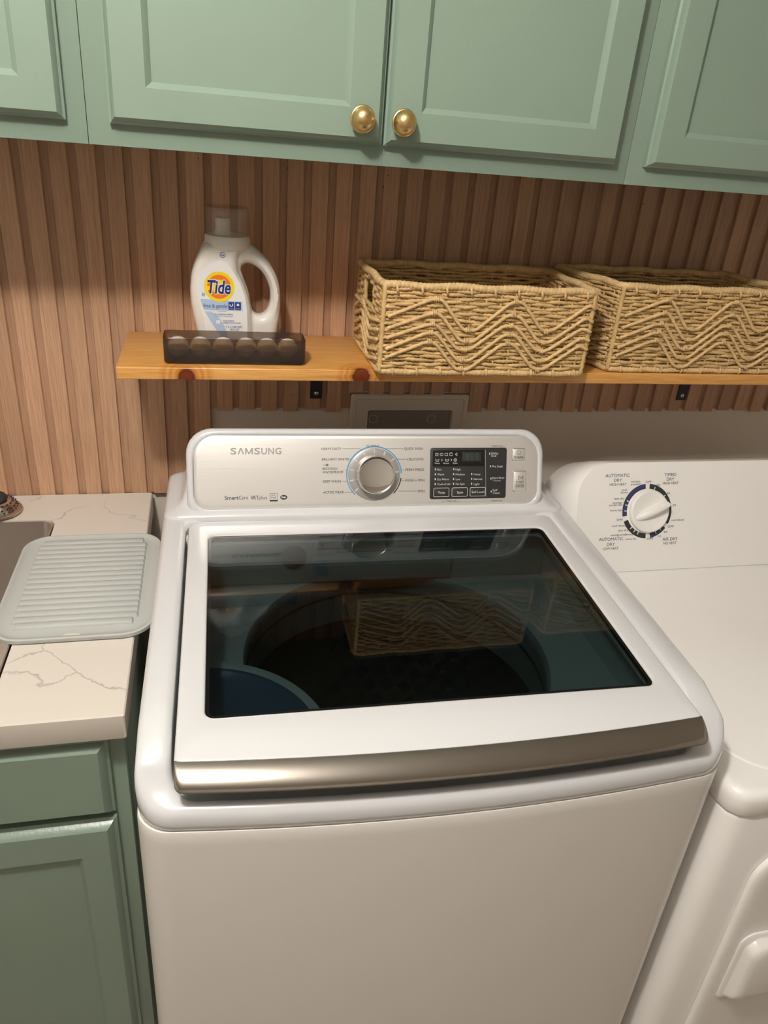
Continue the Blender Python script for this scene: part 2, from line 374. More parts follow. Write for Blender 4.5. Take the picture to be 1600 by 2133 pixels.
MB().lathe([(.021, .0255), (.0225, .029), (.019, .034), (.008, .036), (.0075, .046), (.011, .049), (.0105, .054), (.0001, .056)], c, 32).build('stopper', 'rubber', t, smooth=40)
# draining mat
t = thing('draining_mat', 'pale grey ribbed silicone draining mat bridging the sink and the washer', 'mat', (-.114, -.335, .9155))
def mm(i, z): return [(x, y, z) for x, y in rrect(-.230+i, -.488+i, -.0055-i, -.184-i, max(.044-i*.8, .006), 8, 6)]
MB().loft([mm(.002, .9155), mm(0, .9172), mm(0, .9228), mm(.0015, .9238), mm(.004, .9236), mm(.006, .9212), mm(.016, .9192), mm(.021, .9198)]).build('mat_base', 'silicone', t, smooth=50)
rib = MB()
pr = [(-.0068, .0), (-.0064, .0036), (-.0040, .0052), (.0040, .0052), (.0064, .0036), (.0068, 0)]
rib.loft([[(x, y*s, z*q) for y, z in pr] for x, s, q in ((-.5, .9, .1), (-.492, 1, .8), (-.485, 1, 1), (.485, 1, 1), (.492, 1, .8), (.5, .9, .1))])
rib0 = None
for i in range(17):
    yy = -.2095-.0151*i; wd = .176-(.012 if i in (0, 16) else 0)
    if rib0 is None: rib0 = o = rib.build('rib', 'silicone', t, smooth=50, world=False)
    else: o = rib0.copy(); C.objects.link(o); o.parent = t
    o.location = (-.0035, yy+.335, .9196-.9155); o.scale = (wd, 1, 1)
h = MB(); h.loft([[(-.1185+.012*cos(a)*s, -.4765+.0035*sin(a)*s, .9199+z) for a in [2*pi*i/20 for i in range(20)]] for s, z in ((1, 0), (.96, .0004))])
h.build('hanging_slot', 'quartz', t)

# ================================================================== wall fittings under the shelf
t = thing('outlet_box', 'beige plastic washer outlet box recessed in the wall behind the washer', 'outlet box', (.488, .01, .93))
def bx(x0, z0, x1, z1, r, y): return [(x, y, z) for x, z in rrect(x0, z0, x1, z1, r, 5, 4)]
MB().loft([bx(.3625, .93, .6145, 1.1215, .006, .0138), bx(.3625, .93, .6145, 1.1215, .006, .004), bx(.3655, .933, .6115, 1.1185, .006, .0015),
           bx(.3725, .94, .6045, 1.1125, .006, .0015), bx(.3745, .942, .6025, 1.1105, .005, .004), bx(.3995, .96, .5825, 1.0865, .005, .005), bx(.4015, .962, .5805, 1.0845, .004, .0125)], True, True).build('box_frame', 'box_plastic', t, smooth=30)
MB().loft([bx(.402, .963, .580, 1.084, .003, .0122), bx(.403, .964, .579, 1.083, .003, .0105)]).build('shaded_recess', 'recess_shade', t)  # back of the shallow recess, its shadow put into the dark colour
for x in (.410, .535): arc2(MB(), lambda a, b: (a, .0102, b), x+.003, 1.066, .0085, .0093, 0, 360, 30).build('knockout_ring', 'box_plastic', t)
for x, who in ((.2908, 'left, behind the washer'), (1.109, 'right, above the dryer')):
    t = thing('shelf_bracket', 'black steel shelf bracket with one screw, on the '+who, 'bracket', (x, -.1, 1.115), group='black brackets under the shelf')
    MB().loft([[(x-.0115, y, z) for y, z in p] for p in [[(-.0005, 1.114), (-.0035, 1.114), (-.0035, 1.2155), (-.20, 1.2155), (-.20, 1.2185), (-.0005, 1.2185)]]]+
              [[(x+.0115, y, z) for y, z in p] for p in [[(-.0005, 1.114), (-.0035, 1.114), (-.0035, 1.2155), (-.20, 1.2155), (-.20, 1.2185), (-.0005, 1.2185)]]]).build('bracket_arm', 'black_metal', t)
    s = MB().lathe([(.0042, 0), (.0042, -.001), (.003, -.0018), (.0001, -.002)], (x, -.0035, 1.1245), 20, 'y').build('screw', 'screw_steel', t)
    MB().box(x-.0024, -.0057, 1.1241, x+.0024, -.0053, 1.1249).box(x-.0004, -.0057, 1.1221, x+.0004, -.0053, 1.1269).build('cross_slot', 'rubber', s)
# shelf
o = MB().box(-.056, -.2230, 1.2190, 1.42, -.0005, 1.2390).build('wall_shelf', 'pine', bevel=.0022, seg=3)
tag(origin(o, (.68, -.11, 1.219)), 'knotty golden pine shelf board along the panelled wall', 'shelf')

# ================================================================== tray of pods
t = thing('storage_tray', 'smoky translucent plastic tray holding pods, on the pine shelf', 'tray', (.1285, -.178, 1.2394))
def ty(i, z): return [(x, y, z) for x, y in rrect(.0155+i, -.2055+i, .2415-i, -.1510-i, .008-i*.5, 5, 4)]
MB().loft([ty(.006, 1.2398), ty(.0035, 1.2402), ty(.003, 1.2425), ty(0, 1.2428), ty(0, 1.2805), ty(.0004, 1.2812), ty(.0018, 1.2812), ty(.0022, 1.2805), ty(.0028, 1.245)], True, True).build('tray_body', 'smoke_plastic', t, smooth=40)
px = [.038, .073, .109, .146, .180, .214]
for i, x in enumerate(px):
    t = thing('detergent_pod', ['first', 'second', 'third', 'fourth', 'fifth', 'sixth'][i]+' amber laundry pod from the left in the smoky tray', 'pod', (x, -.179, 1.2453), group='pods in the smoky tray')
    r = .0162; tl = random.uniform(-.2, .2); zc = .0150+random.uniform(0, .001)
    m = MB(); m.lathe([(.0001, 0), (.0085, .0008), (.0142, .005), (.0170, .0115), (.0173, .0150), (.0156, .0225), (.0100, .0285), (.0001, .0305)], (x, -.179, 1.2455), 28)
    m.build('pod_body', 'pod', t, smooth=80)
    MB().lathe([(.0170, .0128), (.0178, .0138), (.0178, .0145), (.0170, .0155)], (x, -.179, 1.2455), 28, cap=False).build('pod_seam', 'pod_cap', t, smooth=80)
    MB().lathe([(.0125, .0268), (.009, .0300), (.0045, .0316), (.0001, .0320)], (x, -.179, 1.2455), 24).build('pod_film', 'pod_cap', t, smooth=80)

# ================================================================== detergent bottle
BY = -.085
t = thing('detergent_bottle', 'white laundry detergent bottle with a clear cap and loop handle, behind the smoky tray', 'bottle', (.125, BY, 1.2394))
left = [(.084, 1.411), (.0759, 1.3975), (.0687, 1.3825), (.0624, 1.3645), (.0592, 1.3450), (.0587, 1.3250), (.0612, 1.3015), (.0651, 1.2800), (.0690, 1.2600), (.0725, 1.2450), (.0790, 1.2400)]
right = [(.190, 1.2400), (.1975, 1.2450), (.2030, 1.2650), (.2079, 1.2950), (.2093, 1.3240), (.2066, 1.3490), (.1987, 1.3700), (.1834, 1.3920), (.1684, 1.4050), (.158, 1.412)]
hole = [(.143, 1.3700), (.1454, 1.3780), (.1535, 1.3812), (.1638, 1.3785), (.1765, 1.3690), (.1871, 1.3520), (.1917, 1.3345), (.1903, 1.3150), (.1827, 1.3000), (.1731, 1.2958), (.1636, 1.2999), (.1595, 1.3093), (.1555, 1.3325), (.1453, 1.3615)]
body = left+[(.150, 1.2400), (.158, 1.250), (.1595, 1.290), (.1560, 1.320), (.147, 1.349), (.137, 1.372), (.140, 1.396), (.152, 1.412)]
def curve_solid(outs, ext, bev):
    cu = bpy.data.curves.new('c', 'CURVE'); cu.dimensions = '2D'; cu.fill_mode = 'BOTH'; cu.extrude = ext; cu.bevel_depth = bev; cu.bevel_resolution = 4; cu.offset = -bev
    for pts in outs:
        sp = cu.splines.new('BEZIER'); sp.bezier_points.add(len(pts)-1); sp.use_cyclic_u = True; sp.resolution_u = 5
        for bpnt, (x, z) in zip(sp.bezier_points, pts): bpnt.co = (x, z, 0); bpnt.handle_left_type = bpnt.handle_right_type = 'AUTO'
    ob = bpy.data.objects.new('c', cu); C.objects.link(ob); dg = bpy.context.evaluated_depsgraph_get()
    me = ob.evaluated_get(dg).to_mesh(); vs = [v.co.copy() for v in me.vertices]; fs = [tuple(p.vertices) for p in me.polygons]
    ob.evaluated_get(dg).to_mesh_clear(); bpy.data.objects.remove(ob); return [(v.x, BY-v.z, v.y) for v in vs], fs
m = MB(); m.add(*curve_solid([left+right, hole], .006, .0135)); m.add(*curve_solid([body], .0165, .0145))
tmp = m.build('tmp', 'bottle_white')
bm = bmesh.new(); bm.from_mesh(tmp.data); bmesh.ops.remove_doubles(bm, verts=bm.verts, dist=1e-5); bmesh.ops.recalc_face_normals(bm, faces=bm.faces); bm.to_mesh(tmp.data); bm.free()
md = tmp.modifiers.new('r', 'REMESH'); md.mode = 'VOXEL'; md.voxel_size = .0019
md = tmp.modifiers.new('s', 'SMOOTH'); md.factor = .5; md.iterations = 9
dg = bpy.context.evaluated_depsgraph_get(); me = bpy.data.meshes.new_from_object(tmp.evaluated_get(dg)); bpy.data.objects.remove(tmp)
me.transform(Matrix.Translation((-.125, -BY, -1.2394))); me.shade_smooth(); me.name = 'bottle_body'
if not me.materials: me.materials.append(MATS['bottle_white'])
o = bpy.data.objects.new('bottle_body', me); C.objects.link(o); o.parent = t; ORG[o.name] = ORG[t.name]
BF = min(v.co.y for v in me.vertices)+BY
cx = .1213
MB().lathe([(.030, 1.400-1.4), (.0372, .008), (.0378, .010), (.0366, .0225), (.0352, .0245), (.0001, .0245)], (cx, BY, 1.4), 48).build('collar', 'bottle_white', t, smooth=40)
MB().lathe([(.0350, .0246), (.0350, .060), (.0342, .0655), (.0322, .068), (.0001, .0685), (.0001, .0673), (.0318, .0668), (.0332, .0645), (.0338, .0598), (.0338, .0246)], (cx, BY, 1.4), 48, cap=False).build('clear_cap', 'clear_plastic', t, smooth=40)
MB().lathe([(.0148, .0247), (.0135, .030), (.0122, .0315), (.0118, .0500), (.0108, .0505), (.0108, .035), (.0001, .034)], (cx-.007, BY, 1.4), 32).build('spout', 'bottle_white', t, smooth=40)
LP = lambda d: (lambda x, z: (x, BF-d, z))
lab = [(.0690, 1.3490), (.0772, 1.3685), (.0919, 1.3820), (.1085, 1.3885), (.1190, 1.3850), (.1280, 1.3720), (.1390, 1.3540), (.1480, 1.3306), (.1515, 1.3078), (.1520, 1.2761), (.150, 1.255), (.085, 1.255), (.0790, 1.2939), (.0715, 1.3199)]
L_ = MB().loft([[LP(.0001-.0012)(x, z) for x, z in lab], [LP(.0005)(x, z) for x, z in lab]]).build('front_label', 'label_white', t)
b1 = [(.0748, 1.3249), (.0830, 1.3249), (.1428, 1.3225), (.1436, 1.3070), (.0806, 1.3070), (.0770, 1.3150)]
b2 = [(.0812, 1.3048), (.0920, 1.3048), (.1040, 1.2950), (.1135, 1.2800), (.1170, 1.2700), (.1180, 1.258), (.1100, 1.258), (.1000, 1.2730), (.0900, 1.2890)]
m = MB()
for b in (b1, b2): MB().add([LP(.0008)(x, z) for x, z in b], [tuple(range(len(b)))]).build('blue_band', 'label_lightblue', L_)
disc2(MB(), LP(.0011), .1056, 1.3457, .0246, 48).build('yellow_disc', 'label_yellow', L_)
for a0, a1 in ((15, 178), (198, 350)): arc2(MB(), LP(.0013), .1056, 1.3457, .0118, .0194, a0, a1, 24).build('orange_ring', 'label_orange', L_)
TI = [('Tide', .0868, 1.3352, .0375, .0205)]
write(MB(), TI, LP(.0015), .06, .18).build('lettering_outline', 'label_white', L_)
write(MB(), TI, LP(.0018), .022, .18).build('lettering', 'label_navy', L_)
m = MB(); write(m, [('25', .0771, 1.3317, .0053, .0034), ('loads', .0771, 1.3300, .0053, .0012), ('free & gentle', .0792, 1.3114, .0390, .0062), ('unscented', .1035, 1.3050, .0130, .0014),
    ('no irritating residues', .0964, 1.2999, .0313, .0024), ('of the dyes', .099, 1.2970, .0105, .0016), ('or the perfumes', .1115, 1.2967, .0155, .0016),
    ('CAUTION: EYE IRRITANT', .1103, 1.2887, .0189, .0024), ('HARMFUL IF SWALLOWED', .1103, 1.2856, .0300, .0020), ('1 L (1.06 QT)', .1159, 1.2786, .0272, .0032), ('34 FL OZ', .1225, 1.2738, .0145, .0030)], LP(.0013), .01)
m.build('small_print', 'label_text', L_, kind='stuff')
for x0, x1 in ((.1203, .1298), (.1312, .1408)): quad2(MB(), LP(.0012), x0, 1.3086, x1, 1.3214).build('badge', 'label_navy', L_)
m = MB(); arc2(m, LP(.0014), .1250, 1.3167, .0016, .0030, 150, 420, 16); write(m, [('free of', .1215, 1.3105, .007, .0012), ('gentle', .1325, 1.3105, .007, .0012)], LP(.0014))
for a in (0, 90, 180, 270): disc2(m, LP(.0014), .136+.0014*cos(radians(a+45)), 1.3170+.0014*sin(radians(a+45)), .0012, 10)
quad2(m, LP(.0012), .0995, 1.2845, .1060, 1.2905)
m.build('badge_marks', 'label_white', L_, kind='stuff')
m = MB(); arc2(m, LP(-.0046), .1123, 1.3995, .0036, .0046, 0, 360, 28); write(m, [('he', .1098, 1.3980, .005, .0031)], LP(-.0046), .04)
# the shoulder mark follows the shoulder, leaning back
from mathutils.bvhtree import BVHTree
bv = BVHTree.FromPolygons([v.co+Vector((.125, BY, 1.2394)) for v in me.vertices], [tuple(p.vertices) for p in me.polygons])
for i, q in enumerate(m.v):
    hit = bv.ray_cast(Vector((q[0], -1, q[2]-.003)), Vector((0, 1, 0)))[0]
    m.v[i] = (q[0], (hit.y if hit else BF)-.0005, q[2]-.003)
HE = m

# ================================================================== woven baskets
def rope_sec(tw, ph=0): return lambda th, s: 1+.24*cos(2*(th-pi*s/tw)+ph)
def wrap_sec(tw): return lambda th, s: .84+.30*abs(sin(pi*s/tw+th*.5))**.6
def basket(name, label, x0, yf, z0, W, D, H, shear, seed):
    rnd = random.Random(seed)
    t = thing(name, label, 'basket', (x0+W/2, yf+D/2, z0), group='woven rope baskets on the shelf')
    def P(u, v, z):  # u across, v depth from front
        lean = .006*(1-z/H)
        return (x0+u-shear*v + (0), yf+v, z0+z)
    rc = .010
    base = rrect(0, 0, W, D, rc, 4, 2)
    # resample the perimeter evenly
    per = []; tot = 0; pts = base+[base[0]]
    seg = [(Vector(pts[i]), Vector(pts[i+1])) for i in range(len(pts)-1)]
    tot = sum((b-a).length for a, b in seg)
    ds = .0036; n = int(tot/ds); ds = tot/n
    k = 0; acc = 0
    for i in range(n):
        s = i*ds
        while acc+(seg[k][1]-seg[k][0]).length < s: acc += (seg[k][1]-seg[k][0]).length; k += 1
        a, b = seg[k]; d = (b-a).normalized(); per.append((a+d*(s-acc), Vector((d.y, -d.x)), s))
    hv0, hv1, hz0, hz1 = D/2-.036, D/2+.036, .092, .130
    weave = MB(); pitch = .0262; rows = 22; dz = (H-.016)/rows
    for r in range(rows):
        z = .010+dz*(r+.5); ph = rnd.uniform(-.5, .5); wob = [rnd.uniform(-1, 1) for _ in range(12)]
        run = []; runs = []
        for (p, nn, s) in per:
            side = (p.x < .002 or p.x > W-.002)
            if side and hv0 < p.y < hv1 and hz0 < z < hz1:
                if run: runs.append(run); run = []
                continue
            am = .0021*sin(pi*s/pitch+pi*r+ph*.4)
            zz = z+.0009*sin(s*40+wob[0]*6)+.0007*sin(s*97+wob[1]*6)
            q = p+nn*(am+.0006*sin(s*61+wob[2]*5))
            run.append(P(q.x, q.y, zz))
        if run: runs.append(run)
        if len(runs) == 1: weave.tube(runs[0], .00305, 6, True, rope_sec(.0085, ph*3))
        else:
            if len(runs) > 2: runs[0] = runs.pop()+runs[0]
            for q in runs:
                if len(q) > 2: weave.tube(q, .00305, 6, False, rope_sec(.0085, ph*3))
    weave.build('weave', 'rope', t, smooth=180, kind='stuff')
    st = MB()
    for (p, nn, s) in per[::max(1, int(pitch/ds))]:
        side = (p.x < .002 or p.x > W-.002); top = hz0 if (side and hv0-.004 < p.y < hv1+.004) else H-.004
        st.tube([P(p.x, p.y, .004), P(p.x, p.y, top)], .0016, 5)
    st.build('stakes', 'rope', t, kind='stuff')
    for (cxn, cyn) in ((.0, .0), (W, 0), (W, D), (0, D)):
        q = [P(cxn+(.0012 if cxn == 0 else -.0012), cyn+(.0012 if cyn == 0 else -.0012), .004+i*(H-.006)/36) for i in range(37)]
        MB().tube(q, .0042, 8, False, rope_sec(.006)).build('corner_post', 'rope', t, smooth=180)
    # handle uprights
    for u in (0, W):
        for v in (hv0, hv1):
            MB().tube([P(u, v, hz0-.004+i*.005) for i in range(10)], .0036, 8, False, rope_sec(.006)).build('handle_post', 'rope', t, smooth=180)
        MB().tube([P(u, hv0-.003+i*(hv1-hv0+.006)/16, hz0-.001) for i in range(17)], .0038, 8, False, rope_sec(.006)).build('handle_sill', 'rope', t, smooth=180)
    sag = lambda u: -.0025*sin(pi*u)
    fine = []
    for i in range(len(per)):
        p, nn, s = per[i]; q = per[(i+1) % len(per)][0]
        fine += [p, (p+q)/2]
    MB().tube([P(p.x, p.y, H-.003+.0012*sin(i*.11)) for i, p in enumerate(fine)], .0056, 10, True, wrap_sec(.0068)).build('rim', 'rope_light', t, smooth=180)
    MB().tube([P(p.x, p.y, .0050+.0006*sin(i*.17)) for i, p in enumerate(fine)], .0046, 10, True, wrap_sec(.0072)).build('bottom_rim', 'rope_light', t, smooth=180)
    MB().loft([[P(x, y, z) for x, y in rrect(.004, .004, W-.004, D-.004, .006, 3, 2)] for z in (.006, .010)]).build('basket_floor', 'rope', t)
    # zigzag strands: five on the front, five shorter on each end
    peaks = lambda L, sh: [(.0, .40), (.21, 1.0), (.255, 1.0), (.365, .02), (.425, 0), (.575, 1), (.635, 1), (.745, .05), (.80, .05), (.965, 1), (1.0, .85)]
    zz5 = [(.0765, .1245), (.0585, .1030), (.0435, .0850), (.0265, .0705), (.0110, .0560)]
    def smooth_path(kp, f):
        out = []
        for (u0, v0), (u1, v1) in zip(kp, kp[1:]):
            m_ = max(3, int(abs(u1-u0)*W/.0035))
            for i in range(m_): e = i/m_; out.append((u0+(u1-u0)*e, v0+(v1-v0)*e))
        out.append(kp[-1])
        for _ in range(3): out = [out[0]]+[((a[0]+2*b[0]+c[0])/4, (a[1]+2*b[1]+c[1])/4) for a, b, c in zip(out, out[1:], out[2:])]+[out[-1]]
        return [f(u, v) for u, v in out]
    hs = H/.147
    for k, (lo, hi) in enumerate(zz5):
        sh = rnd.uniform(-.006, .006)-.012*k/4
        kp = [(min(1, max(.02, u+sh*(0 < u < 1))), (lo+(hi-lo)*v+rnd.uniform(-.0012, .0012))*hs) for u, v in peaks(W, 0)]
        MB().tube(smooth_path(kp, lambda u, v: P(u*W, -.0052, v)), .0029, 8, False, rope_sec(.0085)).build('zigzag_strand', 'rope_light', t, smooth=180)
        kp2 = [(.03, lo+.3*(hi-lo)), (.3, lo), (.36, lo), (.62, hi-.012), (.68, hi-.012), (.97, lo+.2*(hi-lo))]
        if hi-.012 > hz0: kp2 = [(u, min(v, hz0-.006)) for u, v in kp2]
        for side in (0, 1):
            u = -.0050 if side == 0 else W+.0050
            MB().tube(smooth_path([(a, b*hs) for a, b in kp2], lambda a, b: P(u, a*D, b)), .0029, 8, False, rope_sec(.0085)).build('zigzag_strand', 'rope_light', t, smooth=180)
    ties = MB()
    for k, (lo, hi) in enumerate(zz5):
        for u, v in ((.232, hi), (.605, hi), (.395, lo), (.772, lo)):
            for d in (-.0028, 0, .0028):
                ties.tube([P(u*W-.012*k/4*W+d, -.0035, (v-.005)*hs), P(u*W-.012*k/4*W+d, -.0088, v*hs), P(u*W-.012*k/4*W+d, -.0035, (v+.005)*hs)], .0014, 5)
    for i in range(9):
        u = (.06+i*.112)*W
        ties.tube([P(u, -.004, H-.016), P(u-.003, -.0075, H-.008), P(u-.004, -.003, H)], .002, 6)
        ties.tube([P(u, -.004, .012), P(u+.001, -.0070, .006), P(u+.002, -.003, .000)], .002, 6)
    ties.build('ties', 'rope_light', t, smooth=180, kind='stuff')
    return t
basket('rope_basket', 'woven tan rope basket with zigzag strands, beside the detergent bottle', .3570, -.2460, 1.2396, .3640, .2130, .1470, .0, 3)
basket('rope_basket', 'woven tan rope basket above the dryer, cut off by the right edge', .7870, -.2150, 1.2396, .3690, .1880, .1540, .235, 11)

# ================================================================== washing machine
WYAW = -.0206
t = thing('washing_machine', 'white top-load washing machine with a dark glass lid and silver console', 'washing machine', (0, -.8428, 0), WYAW)
BOW = lambda a: .020*max(0, 1-((a-.343)/.343)**2)
def warp(a, b, z): return (a, b-BOW(a)*max(0, 1-max(b, 0)/.3), z)
def wl(x0, y0, x1, y1, r, zf, nc=7, ne=14):
    return [warp(a, b, zf(a, b) if callable(zf) else zf) for a, b in rrect(x0, y0, x1, y1, r, nc, ne)]
Z0, SL = .9958, .0356
LZ = lambda b: Z0+SL*b
m = MB(); m.loft([wl(-.007, .004, .701, .715, .034, z) for z in (.01, .9)]+[wl(-.007, .004, .701, .715, .034, .9165), wl(-.006, .005, .700, .714, .033, .9195), wl(-.003, .008, .697, .711, .031, .9205)], True, False)
m.build('cabinet_shell', 'white_panel', t, smooth=40)
HT = lambda b0: (lambda a, b: .950+(LZ(b)-.001-.950)*sstep(b0-.004, b0+.058, b))
def dz(f, d): return lambda a, b: f(a, b)+d
loops = [wl(-.004, .0065, .698, .712, .036, .9212), wl(-.0055, .005, .6995, .713, .036, .9225)]
for (i, fb, bb, r, d, fr) in ((-.007, .004, .715, .037, -.020, .004), (-.006, .0048, .714, .037, -.011, .0048), (-.003, .0072, .712, .037, -.0045, .0072), (.002, .0115, .708, .036, -.0008, .0115), (.022, .0165, .60, .034, 0, .0165), (.0285, .0195, .535, .031, -.0012, .0195), (.031, .0225, .531, .030, -.006, .0225)):
    ri = i if i < .02 else i
    loops.append(wl(i, fb, .6875-i if i > .02 else .694-i, bb, r, dz(HT(fr), d)))
loops += [wl(.0315, .0245, .6565, .530, .029, lambda a, b: .9435), wl(.0318, .0248, .6562, .530, .029, .9430), wl(.034, .055, .654, .528, .03, .9420), wl(.034, .055, .654, .528, .03, .9005)]
last = [p for p in loops[-1]]
cc = (.343, .305); CR = .229
loops.append([(cc[0]+CR*cos(atan2(p[1]-cc[1], p[0]-cc[0])), cc[1]+CR*sin(atan2(p[1]-cc[1], p[0]-cc[0])), .9005) for p in last])
outer = loops[:9]; inner = loops[8:]
MB().loft(loops[:-5], False, False).build('top_cover', 'white_enamel', t, smooth=60)
MB().loft(loops[-6:-3], False, False).build('lid_channel', 'white_panel', t, smooth=40)
MB().loft(loops[-4:], False, False).build('tub_deck', 'inner_grey', t, smooth=40)
MB().lathe([(.2295, .9), (.226, .897), (.2245, .885), (.229, .86), (.2290, .815), (.232, .80)], (cc[0], cc[1], 0), 72, cap=False).build('balance_ring', 'ring_plastic', t, smooth=50)
MB().lathe([(.2275, .8605), (.2265, .860), (.2265, .857), (.2275, .8565)], (cc[0], cc[1], 0), 72, cap=False).build('ring_groove', 'fill_dark', t, smooth=50)
MB().lathe([(.232, .80), (.236, .795), (.236, .44), (.20, .42), (.0001, .42)], (cc[0], cc[1], 0), 72, cap=False).build('drum', 'drum_metal', t, smooth=50)
fc = MB()
for r in range(9):
    for i in range(44):
        a = 2*pi*(i+.5*(r % 2))/44; z = .47+r*.034; R0 = .2355; h = .016
        pp = lambda da, dz_, rr: (cc[0]+rr*cos(a+da), cc[1]+rr*sin(a+da), z+dz_)
        fc.add([pp(-.062, 0, R0), pp(0, -h, R0), pp(.062, 0, R0), pp(0, h, R0), pp(0, 0, R0-.006)], [(0, 1, 4), (1, 2, 4), (2, 3, 4), (3, 0, 4)])
fc.build('drum_facets', 'drum_metal', t, smooth=0, kind='stuff')
MB().lathe([(.17, .421), (.165, .45), (.10, .46), (.05, .50), (.03, .52), (.0001, .522)], (cc[0], cc[1], 0), 48, cap=False).build('wash_plate', 'ring_plastic', t, smooth=40)
# dispenser wall behind the opening
MB().box(.036, .5045, .9010, .652, .5275, .985).build('dispenser_wall', 'inner_grey', t, bevel=.003)
dd = MB().box(.236, .4985, .9060, .478, .5040, .9840).build('dispenser_drawer', 'inner_grey', t, bevel=.002)
line2(MB(), lambda a, z: (a, .4982, z), [(.272, .9640), (.372, .9640)], .0012).build('drawer_groove', 'fill_dark', dd)
write(MB(), [('Detergent Softener', .372, .9570, .066, .0028)], lambda a, z: (a, .4982, z)).build('drawer_lettering', 'fill_dark', dd)
MB().lathe([(.0205, .0), (.0215, -.003), (.018, -.006), (.0001, -.008)], (.203, .5042, .955), 32, 'y').build('bleach_port', 'fill_dark', t, smooth=50)
# blue dispenser cup in the front left corner
def cup(r, z, c=(.052, .105)): return [(c[0]+r*cos(radians(th)), c[1]+r*sin(radians(th)), z) for th in [-18+i*3.8 for i in range(29)]]
MB().loft([cup(.166, .9008), cup(.166, .930), cup(.1645, .9325), cup(.1545, .9325), cup(.1530, .931)], False, False, closed=False).build('cup_rim', 'inner_grey', t, smooth=50)
MB().loft([cup(.1532, .9312), cup(.150, .926), cup(.10, .918), cup(.01, .912)], False, False, closed=False).build('bleach_cup', 'cup_blue', t, smooth=50)
# lid
def lo(i, fr, bk, r, d, bowed=True):
    return [warp(a, b, LZ(b)+d) for a, b in rrect(.0360+i, fr, .6545-i, bk-i, (.004, .004, r, r), 7, 14)]
def wi(i, d): return [(a, b, LZ(b)+d) for a, b in rrect(.0668+i, .0850+i, .6242-i, .4795-i, max(.012-i, .004), 7, 14)]
lid = MB().loft([wi(0, -.018), lo(.002, .0315, .521, .012, -.018), lo(0, .0310, .521, .014, -.0165), lo(0, .0300, .521, .014, -.003), lo(.0012, .0302, .521, .014, -.0007), lo(.0035, .0315, .521, .014, 0),
                 wi(-.004, 0), wi(-.0015, -.0004), wi(-.0002, -.0022), wi(0, -.018)], False, False).build('lid', 'white_enamel', t, smooth=50)
gl = MB(); ww = rrect(.0669, .0851, .6241, .4794, .0118, 5, 3)
gl.loft([[(a, b, LZ(b)-.0065) for a, b in ww], [(a, b, LZ(b)-.0026) for a, b in ww]]).build('lid_window', 'lid_glass', lid)
MB().loft([wi(.0002, -.0024), wi(.0045, -.0024), wi(.0045, -.0016)][:2]+[wi(.0045, -.0069), wi(.0002, -.0069)], False, False).build('window_gasket', 'lcd_black', lid)
# chrome grip along the front edge of the lid
hp = [(.0312, -.0008), (.0270, -.0018), (.0220, -.0036), (.0170, -.0060), (.0120, -.0090), (.0080, -.0118), (.0050, -.0146), (.0035, -.0166), (.0032, -.0180), (.0044, -.0190), (.0080, -.0185), (.0300, -.0160)]
loops = []
GA0, GA1 = .0365, .6540
st_ = [.0, .0006, .0014, .0026, .0042, .0062, .009]
for a in [GA0+q for q in st_]+[GA0+.009+(GA1-GA0-.018)*i/50 for i in range(1, 50)]+[GA1-q for q in reversed(st_)]:
    e = min(a-GA0, GA1-a); s = .72+.28*sqrt(max(0, 1-(1-min(1, e/.009))**2))
    loops.append([warp(a, .0312+(b-.0312)*s, LZ(.02)-.0008+(z+.0008)*(.80+.20*(s-.72)/.28)) for b, z in hp])
MB().loft(loops).build('lid_grip', 'chrome', lid, smooth=70)
# hinge pin in the left gap
MB().box(.0322, .488, .985, .0352, .500, 1.004).build('hinge_pin', 'box_plastic', t, bevel=.001)
# console
PA = radians(20); PB, PZ = .545, 1.030
def WP(off): return lambda a, v: (a, PB+v*sin(PA)-off*cos(PA), PZ+v*cos(PA)+off*sin(PA))
def cl(i, off, y0=-.016, rt=.042, rb=.024, top=.127): return [WP(off)(a, v) for a, v in rrect(.0325+i, y0+i, .6495-i, top-i, (rb, rb, rt, rt), 8, 8)]
con = MB().loft([cl(.012, -.09, -.05), cl(.004, -.06, -.03), cl(.001, -.020), cl(0, -.010), cl(.001, -.0045), cl(.004, -.0012), cl(.0075, 0), cl(.0100, -.0008), cl(.0112, -.0030), cl(.0115, -.006)]).build('control_console', 'white_enamel', t, smooth=60)
sk_ = []
for (z, i, f, bk) in ((1.000, -.006, .531, .714), (1.0150, -.005, .532, .714), (1.0185, .0005, .5345, .712), (1.0215, .010, .539, .710), (1.0245, .017, .546, .708), (1.030, .023, .556, .706), (1.044, .0275, .566, .704), (1.075, .031, .576, .702)):
    sk_.append([(a, b, z) for a, b in rrect(.001+i, f, .685-i, bk, .022, 7, 10)])
MB().loft(sk_).build('console_base', 'white_enamel', t, smooth=70)
def fp(i, off): return [WP(off)(a, v) for a, v in rrect(.0445+i, -.0050+i, .6372-i, .1160-i, (.022, .022, .036, .036), 8, 8)]
MB().loft([fp(0, -.0045), fp(0, -.0015), fp(.0012, -.0004), fp(.0045, .0006), fp(.006, .0008)]).build('steel_fascia', 'brushed_steel', con, smooth=30)
F = .0011
